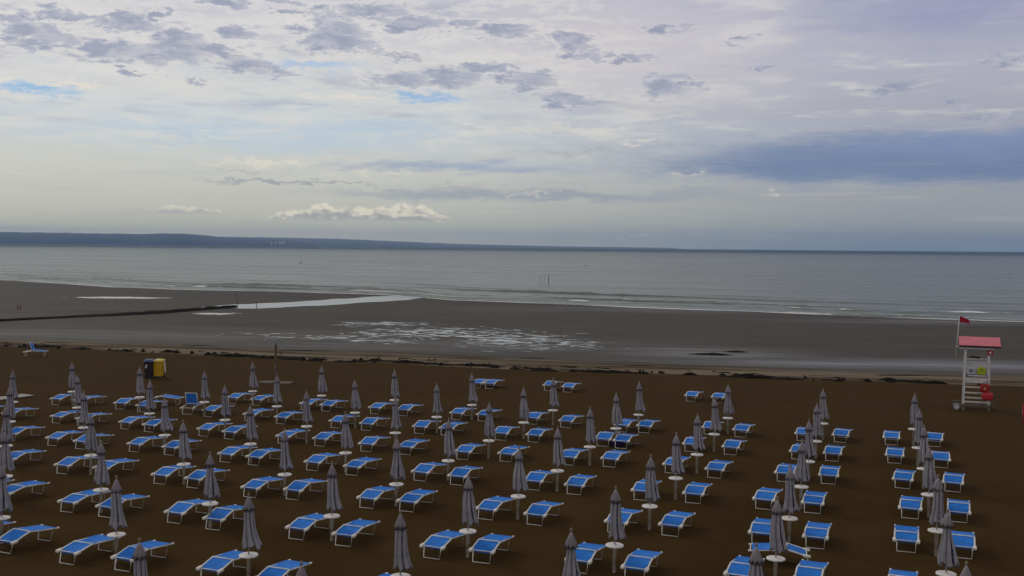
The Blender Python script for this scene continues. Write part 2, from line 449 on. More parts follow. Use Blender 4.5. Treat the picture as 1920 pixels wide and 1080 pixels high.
# standing water between the ripples
rip = noise_n(nt, comb(nt, px_ * .42 + py_ * .03, py_ * .85 + px_ * .30), 1.0, 4, .6, 1.0)
rip2 = noise_n(nt, comb(nt, px_ * .9, py_ * 1.6 + px_ * .5), 1.0, 3, .6, .6)
water = (pl * .42 + (rip - .5) * 2.0 + (rip2 - .5) * 1.0).step(.40, .50) * pl.step(.06, .2)
c = mixc(nt, water, c, (.05, .05, .048))
setin(nt, b, "Base Color", c)
wetf = tdn.step(.7, 1.3)
rg = wetf * -.22 + .95
sh = sh * strk.step(.30, .62, .45, 1.0)
rg = rg - sh * wetf * .46 + (n2 - .5) * .08
rg = rg * (water * -1.0 + 1.0) + water * .06
setin(nt, b, "Roughness", rg)
setin(nt, b, "Specular IOR Level", wetf * .12 + sh * wetf * .45 + water * .6 + .015)
hgt = (n2 * .6 + n3 * .25 + noise_n(nt, co, 9, 4, .6) * .5) * (water * -1.0 + 1.0)
bump(nt, b, hgt, .55, .05)
sand_o.data.materials.append(mt)

# ------------------------------------------------------------------ sea
ss = [0.0]; s = .5
while ss[-1] < 75: ss.append(ss[-1] + .5)
s = .6
while ss[-1] < 400: s *= 1.07; ss.append(ss[-1] + s)
while ss[-1] < 9000: s *= 1.35; ss.append(ss[-1] + s)
xs2 = axis(-190, 130, 1.2, -9000, 9000)
random.seed(11)
WAVES = [(3.5, .16, .9), (8, .24, .9), (13, .32, 1.0), (20, .38, 1.0), (29, .34, 1.1), (41, .28, 1.2), (56, .22, 1.3), (10.5, .18, .7), (17, .22, .8), (25, .22, .8)]
verts, foam = [], []
for si, s in enumerate(ss):
    for x in xs2:
        edge = .9 * noise.noise((x * .09, 0, 1.3)) + .5 * noise.noise((x * .31, 0, 4.4))
        y = shore(x) + s + edge * (1 - smoothstep(s, 0, 12))
        z = SEA_Z; fm = 0.0
        if s < 80 and -200 < x < 140:
            for k, (s0, A, w) in enumerate(WAVES):
                off = 2.2 * noise.noise((x * .035, k * 7.1, .2)) + .7 * noise.noise((x * .15, k * 3.7, 2.2))
                amp = A * max(0, noise.noise((x * .028, k * 5.3, 9.1)) * 1.5 + .42 + .5 * noise.noise((x * .3, k, 1)))
                d = (s - s0 - off) / w
                g = math.exp(-d * d * 3.0) if d < 0 else math.exp(-d * d * .25)
                z += amp * g
                fm = max(fm, smoothstep(amp / A, .30, .9) * math.exp(-((d - 1.5) * .6) ** 2) * (1.1 if k < 5 or k > 6 else .45))
            fm = max(fm, (1 - smoothstep(s, .8, 3.0)) * (.75 + .8 * noise.noise((x * .07, 3, 3))))
            z += .012 * noise.noise((x * .5, s * .9, 0)) * smoothstep(s, 0, 4)
            z = SEA_Z + (z - SEA_Z) * smoothstep(s, 0, 2.5)
        verts.append((x, y if s < 300 else y * 1.0, z)); foam.append(fm)
nx2 = len(xs2)
far_y = 9050
for i in range(nx2):                                            # straight far edge, inside the sand sheet's reach
    j = (len(ss) - 1) * nx2 + i; verts[j] = (verts[j][0], far_y, SEA_Z)
faces = [(j * nx2 + i, j * nx2 + i + 1, (j + 1) * nx2 + i + 1, (j + 1) * nx2 + i) for j in range(len(ss) - 1) for i in range(nx2 - 1)]
me = bpy.data.meshes.new("sea"); me.from_pydata(verts, [], faces)
for f in me.polygons: f.use_smooth = True
at = me.attributes.new("foam", "FLOAT", "POINT"); at.data.foreach_set("value", foam)
sea = bpy.data.objects.new("sea", me); COL.objects.link(sea); tag(sea, kind="structure")

def water_mat(name, base_near, base_far, rough, wave, foamy):
    mt, nt, b = new_mat(name); co = objco(nt); x, y, z = sep(nt, co)
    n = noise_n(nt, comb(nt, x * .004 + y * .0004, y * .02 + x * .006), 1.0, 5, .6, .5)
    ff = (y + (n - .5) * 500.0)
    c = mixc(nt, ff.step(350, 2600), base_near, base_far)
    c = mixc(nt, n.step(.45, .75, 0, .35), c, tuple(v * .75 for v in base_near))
    lines = noise_n(nt, comb(nt, x * .012 + y * .004, y * .11 + x * .035), 1.0, 6, .65, .3)
    if foamy:
        fo = attr(nt, "foam"); fn = noise_n(nt, comb(nt, x * .5, y * .9), 1.0, 5, .7)
        fmask = (fo + (fn - .5) * .8).step(.38, .7)
        c = mixc(nt, fmask, c, (.74, .74, .72))
        rr = fmask * .5 + rough
    else: rr = None
    setin(nt, b, "Base Color", c)
    setin(nt, b, "Roughness", (lines.step(.35, .7, rough * .75, rough * 1.25) + fmask * .5) if foamy else rough)
    setin(nt, b, "IOR", 1.333); setin(nt, b, "Specular IOR Level", (ff.step(300, 3000, .10, .004) + (lines - .5) * .35).mx(.0) if foamy else .5)
    h = noise_n(nt, comb(nt, x * .35 + y * .05, y * .8 + x * .2), 1.0, 4, .6) + lines * 2.0
    bump(nt, b, h, wave, .25)
    return mt
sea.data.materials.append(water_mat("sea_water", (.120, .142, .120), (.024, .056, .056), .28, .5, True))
M_CHANNEL = water_mat("channel_water", (.09, .085, .08), (.09, .085, .08), .13, .25, False)

def flat_poly(name, pts, z, mat, kind="structure"):
    bm = bmesh.new()
    vs_ = [bm.verts.new((p.x, p.y, z)) for p in pts]
    f = bm.faces.new(vs_); bmesh.ops.triangulate(bm, faces=[f])
    o = link(name, bm, mat)
    for p in o.data.polygons:
        if p.normal.z < 0: p.flip()
    return tag(o, kind=kind)
def wob(pts, z, amp):
    """world outline from a traced bank, with the small irregularities of a water edge"""
    out = []; P = [ground(*p, z) for p in pts]
    for a, b_ in zip(P, P[1:] + P[:1]):
        n = max(1, int((b_ - a).length / 2.5))
        for k in range(n):
            q = a.lerp(b_, k / n)
            out.append(Vector((q.x + amp * noise.noise((q.x * .2, q.y * .2, 7)), q.y + amp * noise.noise((q.x * .23, q.y * .2, 1)) * 1.2, z)))
    return out
flat_poly("water_channel", wob([(362, 577.5), (400, 574), (439, 571), (520, 567.5), (600, 563), (700, 556), (775, 553.5), (800, 557), (770, 562.5), (690, 567), (600, 573), (530, 576.5), (480, 578.5), (441, 579)], SEA_Z + .006, 1.3),
          SEA_Z + .006, M_CHANNEL)

# ------------------------------------------------------------------ far hills across the water
M_HILL, nt, b = new_mat("hazy_wooded_hills")
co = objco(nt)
setin(nt, b, "Base Color", mixc(nt, noise_n(nt, co, .006, 6, .65).step(.35, .68), (.070, .094, .108), (.105, .128, .128)))  # blue of the haze partly put into the woodland colour
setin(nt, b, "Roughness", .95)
M_HILL2, nt, b = new_mat("hazy_farther_hills")
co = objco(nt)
setin(nt, b, "Base Color", mixc(nt, noise_n(nt, co, .006, 6, .65).step(.35, .68), (.17, .20, .20), (.22, .24, .22)))  # paler than the nearer hills: more distance haze put into the colour
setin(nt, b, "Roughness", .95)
def hills(name, dist, depth, prof, seed, mat):
    bm = bmesh.new(); rows = []
    P = []
    for px, py in prof:
        d = ray(px, py); t = dist / d.y
        P.append((d.x * t, max(1.0, CAM_H + d.z * t + 1.5)))
    x0, x1 = P[0][0], P[-1][0]; N = 160
    for j, (fy, fz) in enumerate([(0, -.05), (.04, .35), (.25, .8), (.5, 1.0), (.8, .85), (1, -.05)]):
        row = []
        for i in range(N + 1):
            x = x0 + (x1 - x0) * i / N
            for a, b_ in zip(P, P[1:]):
                if a[0] <= x <= b_[0] + .01: break
            h = a[1] + (b_[1] - a[1]) * (x - a[0]) / (b_[0] - a[0])
            h *= 1 + .05 * noise.noise((x * .012, seed, 0)) + .03 * noise.noise((x * .05, seed, j))
            xx = x * (1 + depth * (fy - .5) / dist)
            row.append(bm.verts.new((xx, dist + depth * (fy - .5) + 40 * noise.noise((x * .004, seed, 2)), -1.0 + max(-2, h * fz))))
        rows.append(row)
    for a, b_ in zip(rows, rows[1:]):
        for i in range(N): bm.faces.new((a[i], a[i + 1], b_[i + 1], b_[i]))
    return tag(link(name, bm, mat, smooth=True), kind="structure")
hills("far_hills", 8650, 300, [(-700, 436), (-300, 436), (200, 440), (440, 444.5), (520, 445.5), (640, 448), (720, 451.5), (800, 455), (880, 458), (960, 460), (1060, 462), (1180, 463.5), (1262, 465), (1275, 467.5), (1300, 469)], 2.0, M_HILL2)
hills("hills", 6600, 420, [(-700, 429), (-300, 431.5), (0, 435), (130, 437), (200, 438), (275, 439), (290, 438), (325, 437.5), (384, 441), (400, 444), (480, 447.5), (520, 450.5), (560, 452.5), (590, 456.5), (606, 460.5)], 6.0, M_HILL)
M_HOUSE = plain("white_walls", (.78, .77, .74), .7, .1, .2)
for k, (px, w) in enumerate([(509, 6), (517, 7), (525, 10), (531, 12)]):
    p = ground(px, 457.3, 0); d = ray(px, 456); t = 6350 / d.y
    bm = bmesh.new(); hgt_ = (7, 7, 10, 12)[k]
    box(bm, (0, 0, hgt_ / 2), (w, 12, hgt_))
    v = [bm.verts.new((sx_ * w * .55, sy_ * 6.6, hgt_)) for sx_, sy_ in ((-1, -1), (1, -1), (1, 1), (-1, 1))] + [bm.verts.new((-w * .2, 0, hgt_ + 4)), bm.verts.new((w * .2, 0, hgt_ + 4))]
    for f in ((0, 1, 5, 4), (1, 2, 5), (2, 3, 4, 5), (3, 0, 4)): bm.faces.new([v[i] for i in f])
    o = link("far_building", bm, M_HOUSE); o.location = (d.x * t, 6350, 8 + k * 1.5)
    tag(o, ["small white house left end of the far headland cluster", "white house second from the left on the far headland",
            "bright white building right of centre on the far headland", "tallest white building at the right end on the far headland"][k], "building", "white buildings on the far headland")
    bm = bmesh.new(); box(bm, (0, 0, -9), (w + 6, 16, 18)); bm.free()

# ------------------------------------------------------------------ seaweed line, driftbanks, groyne
M_WEED = plain("dead_seaweed", (.014, .0095, .006), .95, .5, 4, .1)
def mound(bm, c, L, W, Hh, rz, seed):
    n, k = 14, 5; rr = []
    for j in range(k):
        t = j / (k - 1); ring = []
        for i in range(n):
            a = 2 * math.pi * i / n
            q = (1 - t) * (1 + .45 * noise.noise((math.cos(a) * 1.6 + seed, math.sin(a) * 1.6, t)))
            x, y = L * q * math.cos(a), W * q * math.sin(a)
            z = Hh * (1 - (1 - t) ** 2) * (1 + .6 * noise.noise((x * 2 + seed, y * 3, 0))) - .03 * (1 - t)
            ring.append(bm.verts.new((c[0] + x * math.cos(rz) - y * math.sin(rz), c[1] + x * math.sin(rz) + y * math.cos(rz), c[2] + z)))
        rr.append(ring)
    for a, b_ in zip(rr, rr[1:]):
        for i in range(n): bm.faces.new((a[i], a[(i + 1) % n], b_[(i + 1) % n], b_[i]))
random.seed(23)
bm = bmesh.new()
x = -62.0
while x < 52:
    dens_ = noise.noise((x * .09, 1.7, 0))
    for k in range(random.choice((2, 3, 4, 6))):
        off = random.choice((0, 0, .2, .5, 1.5, 3.0)) + random.uniform(-.4, .7)
        L = random.choice((.12, .2, .3, .5, .9, 1.4)) * random.uniform(.7, 1.3) * (1.4 if dens_ > .0 else .8); xx = x + random.uniform(-.8, .8)
        y = wrack_in(xx) + off
        if off < 1.2: mound(bm, (xx, y, zsand(xx, y)), L, random.uniform(.14, .46), random.uniform(.06, .24), -.22 + random.uniform(-.2, .2), x)
        else: mound(bm, (xx, y, zsand(xx, y)), L * .7, random.uniform(.1, .25), random.uniform(.03, .08), -.22, x)
    x += random.uniform(.3, 1.3) * (1.0 if dens_ > -.1 else 2.0)
for px0, px1, py, hh in [(962, 1028, 668.5, .06), (500, 640, 655, .05), (330, 420, 645.5, .05), (640, 760, 664.5, .05), (1150, 1240, 684, .05), (1620, 1760, 703, .05), (60, 150, 642, .05)]:
    a, b_ = ground(px0, py - .5), ground(px1, py + .5); mid = (a + b_) / 2
    mound(bm, (mid.x, mid.y, zsand(mid.x, mid.y)), (b_ - a).length / 2, .3, hh, math.atan2((b_ - a).y, (b_ - a).x), px0)
tag(link("seaweed_wrack", bm, M_WEED), "dark brown dead seaweed strewn along the high tide line", "seaweed", kind="stuff")
bm = bmesh.new()
for px0, py0, px1, py1, hh, ww in [(1285, 665.5, 1378, 668, .16, .6), (1350, 660, 1406, 661, .14, .5)]:
    a, b_ = ground(px0, py0, FLAT_Z), ground(px1, py1, FLAT_Z); mid = (a + b_) / 2
    mound(bm, (mid.x, mid.y, zsand(mid.x, mid.y)), (b_ - a).length / 2, ww, hh, math.atan2((b_ - a).y, (b_ - a).x), px0)
tag(link("weed_bank", bm, M_WEED), "two low dark banks of weed lying on the wet flat", "seaweed", kind="stuff")

M_STONE = plain("weedy_stone", (.022, .019, .015), .9, .5, 1.2, .15, .05)
def groyne():
    bm = bmesh.new(); line = [(-60, 608), (0, 602.5), (90, 597.5), (160, 594), (240, 590.5), (320, 586), (380, 581), (439, 576.5)]
    P = [ground(*p, FLAT_Z) for p in line]; rows = []
    pts = []
    for a, b_ in zip(P, P[1:]):
        n = max(2, int((b_ - a).length / 1.0))
        pts += [a.lerp(b_, k / n) for k in range(n)]
    pts.append(P[-1])
    for i, p in enumerate(pts):
        t = i / len(pts); w = (1.0 + .9 * smoothstep(t, .2, .6)) * (1.0 - .35 * smoothstep(t, .8, 1))
        h = (.27 + .13 * smoothstep(t, .3, .6)) * (1 + .3 * noise.noise((p.x * .8, p.y * .8, 0)))
        row = []
        for k, (fx, fz) in enumerate([(-1, -.1), (-.8, .45), (-.4, .9), (0, 1), (.4, .9), (.85, .4), (1.05, -.1)]):
            q = noise.noise((p.x * .9, fx * 2, 3)) * .25
            row.append(bm.verts.new((p.x + .25 * fx, p.y + fx * w * (1 + q), FLAT_Z + h * fz * (1 + q))))
        rows.append(row)
    for a, b_ in zip(rows, rows[1:]):
        for k in range(6): bm.faces.new((a[k], a[k + 1], b_[k + 1], b_[k]))
    bm.faces.new(rows[0]); bm.faces.new(rows[-1][::-1])
    tag(link("stone_groyne", bm, M_STONE), "long low dark stone groyne running across the wet sand to the channel", "groyne")
groyne()

# ------------------------------------------------------------------ parasols
def canopy_mesh(seed):
    rnd = random.Random(seed); bm = bmesh.new(); gro = {}
    SEG, RINGS = 96, 22; rows = []
    ph = [rnd.uniform(0, 6.28) for _ in range(6)]; lean = rnd.uniform(.05, .10)
    for j in range(RINGS):
        t = j / (RINGS - 1); z = 2.06 - t * 1.06
        rad = .102 + .112 * t + .02 * math.sin(t * 5 + ph[0]); row = []
        for i in range(SEG):
            a = 2 * math.pi * i / SEG
            fold = abs(math.sin(a * 3.5 + .5 * math.sin(t * 3 + ph[1]) + .35 * t)) ** .45
            fold2 = .5 + .5 * math.sin(a * 12 + ph[2] + t * 1.5)
            r = rad * (.34 + .66 * fold + .12 * fold2 * t)
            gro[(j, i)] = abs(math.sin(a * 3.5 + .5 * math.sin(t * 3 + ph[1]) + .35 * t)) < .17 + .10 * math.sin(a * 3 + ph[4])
            x, y = r * math.cos(a), r * math.sin(a)
            x += lean * t * t * (1 + .5 * math.cos(a)); y += .02 * math.sin(t * 4 + ph[3])
            zz = z + (.05 * math.sin(a * 4 + ph[4]) + .03 * math.sin(a * 7 + ph[5])) * t ** 3
            row.append(bm.verts.new((x, y, zz)))
        rows.append(row)
    for j, (a, b_) in enumerate(zip(rows, rows[1:])):
        for i in range(SEG):
            f = bm.faces.new((a[i], a[(i + 1) % SEG], b_[(i + 1) % SEG], b_[i]))
            if gro[(j, i)]: f.material_index = 1            # shade put into the colour where the cloth folds in
    bm.faces.new(rows[0][::-1])
    inner = [bm.verts.new((v.co.x * .8, v.co.y * .8, v.co.z + .10)) for v in rows[-1]]
    for i in range(SEG): bm.faces.new((rows[-1][i], rows[-1][(i + 1) % SEG], inner[(i + 1) % SEG], inner[i]))
    bm.faces.new(inner)
    return bm
def cap_mesh():
    bm = bmesh.new(); SEG = 48; rows = []
    for t in (0, .25, .5, .75, 1):
        z = 2.30 - t * .31; row = []
        for i in range(SEG):
            a = 2 * math.pi * i / SEG; f = abs(math.sin(a * 4))
            r = (.035 + .135 * t ** .9) * (1 - .34 * (1 - f) * t)
            row.append(bm.verts.new((r * math.cos(a), r * math.sin(a), z - (.035 * f if t == 1 else 0))))
        rows.append(row)
    for a, b_ in zip(rows, rows[1:]):
        for i in range(SEG): bm.faces.new((a[i], a[(i + 1) % SEG], b_[(i + 1) % SEG], b_[i]))
    bm.faces.new(rows[0][::-1])
    inner = [bm.verts.new((v.co.x * .86, v.co.y * .86, v.co.z + .05)) for v in rows[-1]]
    for i in range(SEG): bm.faces.new((rows[-1][i], rows[-1][(i + 1) % SEG], inner[(i + 1) % SEG], inner[i]))
    bm.faces.new(inner)
    return bm
def make_parasol(seed):
    root = empty("closed_parasol")
    bm = bmesh.new(); lathe(bm, [(.052, -.25), (.052, .70), (.060, .70), (.060, .735)], 16); link("sleeve", bm, M_POST, root, True)
    bm = bmesh.new(); lathe(bm, [(.235, .735), (.25, .745), (.25, .772), (.238, .78), (.05, .78), (.05, .80)], 28); link("table", bm, M_TABLE, root)
    bm = bmesh.new(); lathe(bm, [(.021, .80), (.021, 2.34)], 10); link("pole", bm, M_POLE, root, True)
    link("canopy", canopy_mesh(seed), M_CANOPY, root, True).data.materials.append(M_FOLD_SHADE)
    link("canopy_cap", cap_mesh(), M_CANOPY2, root, True)
    bm = bmesh.new(); lathe(bm, [(.012, 2.33), (.030, 2.35), (.036, 2.385), (.026, 2.42), (.006, 2.435)], 12); link("finial", bm, M_FINIAL, root, True)
    return root
def copy_tree(o, parent=None):
    c = o.copy(); COL.objects.link(c); c.parent = parent
    for ch in o.children: copy_tree(ch, c)
    return c
ROWS = {0: [(474, 734), (603, 742), (739, 750), (885, 759), (1037, 769), (1197, 778), (1365, 784), (1543, 794), (1713, 805)],
 1: [(136, 734), (262, 744), (383, 754), (519, 762), (666, 773), (819, 782), (982, 793), (1155, 804), (1339, 814), (1530, 826), (1721, 839)],
 2: [(24, 753), (145, 763), (280, 775), (422, 787), (575, 799), (741, 811), (916, 825), (1106, 838), (1307, 852), (1516, 864), (1732, 878)],
 3: [(19, 789), (157, 801), (309, 816), (470, 832), (648, 848), (840, 862), (1045, 881), (1267, 896), (1502, 912), (1742, 926)],
 4: [(12, 836), (170, 854), (345, 870), (534, 889), (743, 908), (971, 930), (1218, 949), (1480, 972), (1756, 993)],
 5: [(10, 893), (189, 918), (394, 944), (622, 967), (877, 995), (1152, 1022), (1454, 1047), (1774, 1074)],
 6: [(3, 972), (218, 1004), (466, 1040), (751, 1080), (1071, 991, 1), (1417, 1019, 1), (1814, 1054, 1)],
 7: [(260, 1007, 1), (565, 1051, 1)]}
ORD = ["first", "second", "third", "fourth", "fifth", "sixth", "seventh", "eighth", "ninth", "tenth", "eleventh"]
ROWN = ["row nearest the sea", "second row from the sea", "third row from the sea", "fourth row from the sea", "fifth row from the sea",
        "sixth row from the sea", "seventh row from the sea", "row nearest the viewer"]
protos = [make_parasol(s) for s in (1, 2, 3, 4, 5, 6)]
used = set(); random.seed(5)
PARA = {}
for j, row in ROWS.items():
    for i, q in enumerate(row):
        p = ground(q[0], q[1], 2.43) if len(q) == 3 else ground(q[0], q[1], .77)
        k = random.randrange(len(protos))
        if k in used: o = copy_tree(protos[k])
        else: o = protos[k]; used.add(k)
        PARA[(j, i)] = Vector((p.x, p.y, 0))
        o.location = (p.x, p.y, zsand(p.x, p.y)); o.rotation_euler = (random.uniform(-.012, .012), random.uniform(-.012, .012), random.uniform(-.55, .35))
        tag(o, "closed grey parasol, %s from the left in the %s" % (ORD[i], ROWN[j]), "parasol", "closed parasols in rows on the beach")
for k in range(len(protos)):
    if k not in used:
        for ch in list(protos[k].children): bpy.data.objects.remove(ch)
        bpy.data.objects.remove(protos[k])

# ------------------------------------------------------------------ sun loungers
def sheet(bm, x0, x1, prof, sag, th=.012, n=6):
    rows = []
    for (y, z, k) in prof:
        rows.append([Vector((x0 + (x1 - x0) * i / n, y, z - sag * k * (1 - (2 * i / n - 1) ** 2))) for i in range(n + 1)])
    slab(bm, rows, th)
def make_lounger(raised=None, dh=0.0, sg=1.0):
    """head end at y=0 towards the viewer, foot end at y=1.62 towards the sea; origin between the head-end feet"""
    root = empty("sun_lounger"); W = .335
    hinge = Vector((0, .60, .415))
    bm = bmesh.new()
    for s in (-1, 1):
        tube(bm, [(s * W, .05, .315), (s * W, .32, .395 + dh * .5), (s * W, .60, .465 + dh), (s * W, 1.1, .415 + dh * .4), (s * W, 1.64, .36)] if not raised else
             [(s * W, .03, .345), (s * W, .60, .40), (s * W, 1.1, .40), (s * W, 1.64, .365)], .025)
    tube(bm, [(-W, .06, .325), (W, .06, .325)], .014)
    tube(bm, [(-W, 1.62, .36), (W, 1.62, .36)], .018)
    link("frame", bm, M_WHITE, root, True)
    bm = bmesh.new()
    tube(bm, [(-W, .61, .483 + dh), (W, .61, .483 + dh)], .020)
    link("hinge_bar", bm, M_WHITE, root, True)
    if raised:
        ca, sa_ = math.cos(raised), math.sin(raised)
        Pt = lambda x, s, o=0: Vector((x, .62 - s * ca - o * sa_, .42 + s * sa_ - o * ca))
        bm = bmesh.new(); rows = [[Pt(-.30 + .6 * i / 6, s) for i in range(7)] for s in (.02, .2, .4, .62)]
        top = rows; slab(bm, rows, .012); bp = link("backrest", bm, M_BLUE, root)
        bm = bmesh.new()
        for s in (-1, 1): tube(bm, [Pt(s * .315, 0), Pt(s * .315, .66)], .018)
        tube(bm, [Pt(-.315, .65), Pt(.315, .65)], .016)
        link("backrest_frame", bm, M_WHITE, root, True)
    else:
        bm = bmesh.new()
        sheet(bm, -.305, .305, [(.075, .280, 0), (.085, .325, .2), (.22, .375 + dh * .3, .8), (.40, .428 + dh * .65, 1), (.55, .465 + dh * .9, .6), (.59, .475 + dh, 0)], .022 * sg)
        link("backrest", bm, M_BLUE, root)
    bm = bmesh.new()
    sheet(bm, -.352, .352, [(.64, .489 + dh, 0), (.70, .480 + dh * .9, .4), (.90, .456 + dh * .7, 1), (1.10, .442 + dh * .4, 1), (1.35, .420, 1), (1.52, .402, .4), (1.575, .394, 0)], .022 * sg)
    link("seat", bm, M_BLUE, root)
    for y0, y1, zt in ((.07, .0, .335), (1.50, 1.43, .375)):
        bm = bmesh.new(); w = .262
        tube(bm, [(-w - .012, y0, zt), (-w, y1, .0), (w, y1, .0), (w + .012, y0, zt)], .0185)
        link("leg", bm, M_CAP, root, True)
    for s in (-1, 1):
        bm = bmesh.new(); box(bm, (s * (W + .004), .06, .325), (.095, .21, .085), Matrix.Rotation(.12, 3, "X"), .028); link("corner_cap", bm, M_CAP, root, True)
        bm = bmesh.new(); box(bm, (s * W, 1.635, .366), (.058, .10, .05), None, .016); link("corner_cap", bm, M_CAP, root, True)
    return root
LYAW = -.40
loungers = []          # (foot px, parasol row, index, side)  measured where the head-end feet meet the sand
FEET = {(0,0): [(435,757),(480,761)], (0,1): [(572,769),(611,772)], (0,2): [(702,776),(755,780)], (0,3): [(855,787),(905,790)], (0,4): [(997,796),(1060,802)],
 (0,5): [(1165,810),(1207,812)], (0,6): [(1330,815),(1388,820)], (0,7): [(1505,827),(1575,830)], (0,8): [(1671,835),(1751,838)],
 (1,0): [(104,759),(147,762)], (1,1): [None,(265,772)], (1,2): [None,(390,782)], (1,3): [(467,790),(526,795)], (1,4): [(629,802),(686,807)], (1,5): [(786,813),(836,817)],
 (1,6): [(938,826),(1000,830)], (1,7): [(1130,838),(1164,842)], (1,8): [(1295,847),(1369,853)], (1,9): [(1496,861),(1560,864)], (1,10): [(1677,869),(1764,876)],
 (2,0): [(-45,782),(14,787)], (2,1): [(105,792),(153,797)], (2,2): [(234,804),(279,810)], (2,3): [(381,818),(429,824)], (2,4): [(530,832),(599,837)], (2,5): [(686,846),(759,852)],
 (2,6): [(867,861),(948,865)], (2,7): [(1064,872),(1142,876)], (2,8): [(1259,888),(1339,896)], (2,9): [(1470,903),(1553,907)], (2,10): [(1692,915),(1786,922)],
 (3,0): [None,(20,825)], (3,1): [(98,835),(150,842)], (3,2): [(251,848),(317,854)], (3,3): [(422,867),(475,872)], (3,4): [(585,882),(659,890)], (3,5): [(787,901),(856,908)],
 (3,6): [(999,918),(1076,926)], (3,7): [(1202,938),(1299,944)], (3,8): [(1431,955),(1523,962)], (3,9): [(1706,971),(1797,978)],
 (4,0): [None,(14,876)], (4,1): [(116,889),(187,895)], (4,2): [(299,908),(361,915)], (4,3): [(468,932),(548,937)], (4,4): [(687,953),(762,960)], (4,5): [(910,975),(1002,985)],
 (4,6): [(1154,1000),(1256,1006)], (4,7): [(1426,1022),(1528,1029)], (4,8): [(1699,1034),(1804,1046)],
 (5,0): [(-62,935),(6,941)], (5,1): [(125,960),(196,970)], (5,2): [(326,981),(399,994)], (5,3): [(555,1012),(643,1024)], (5,4): [(809,1046),(902,1056)], (5,5): [(1083,1074),(1189,1089)],
 (5,6): [(1383,1103),(1513,1112)], (5,7): [(1690,1132),None],
 (6,0): [(-72,1026),(8,1038)], (6,1): [(125,1059),(229,1072)], (6,2): [(391,1092),(497,1112)], (6,3): [(690,1142),None]}
SIDE = ["left", "right"]
items = []
for (j, i), two in FEET.items():
    for s, q in enumerate(two):
        if q: items.append((q, "blue lounger %s of the %s parasol from the left, %s" % (SIDE[s], ORD[i], ROWN[j])))
items += [((894, 728), "left one of two blue loungers side by side beyond the parasols, centre"), ((917, 729), "right one of two blue loungers side by side beyond the parasols, centre"),
          ((1028, 733), "left lounger of the pair behind the fifth parasol of the front row"), ((1064, 736), "right lounger of the pair behind the fifth parasol of the front row"),
          ((1295, 752), "lone blue lounger standing seaward, left of the seventh front row parasol"), ((1345, 755), "blue lounger seaward, partly behind the seventh parasol of the front row")]
protos = [make_lounger(), make_lounger(None, .035, .4), make_lounger(None, -.03, 2.0), make_lounger(None, .012, 1.5)]; proto = protos[0]; used = set(); random.seed(31)
GL = "blue sun loungers set out on the beach"
def put(o, q, rz, label, z=0.0):
    p = ground(q[0], q[1], 0)
    o.location = (p.x, p.y, zsand(p.x, p.y) + .005); o.rotation_euler = (0, 0, rz)
    tag(o, label, "sun lounger", GL)
for q, lab in items:
    k = random.choice((0, 0, 1, 2, 3))
    o = copy_tree(protos[k]) if k in used else protos[k]; used.add(k)
    put(o, q, LYAW + random.uniform(-.045, .045), lab)
# the odd ones out
o = copy_tree(proto); put(o, (225, 767), LYAW + .22, "blue lounger turned slightly outward, left of the second parasol, second row from sea")
o = copy_tree(proto); put(o, (288, 757), R(-100), "blue lounger lying crosswise behind the second parasol of the second row")
o = copy_tree(proto); put(o, (1516, 1059), R(76), "blue lounger turned crosswise behind the second last parasol, sixth row from sea")
up = make_lounger(R(78)); put(up, (351, 777), -.12, "blue lounger with its backrest raised, left of third parasol, second row")
o = copy_tree(up); put(o, (47, 667), R(-84), "lone blue lounger with raised backrest far off near the tide line")

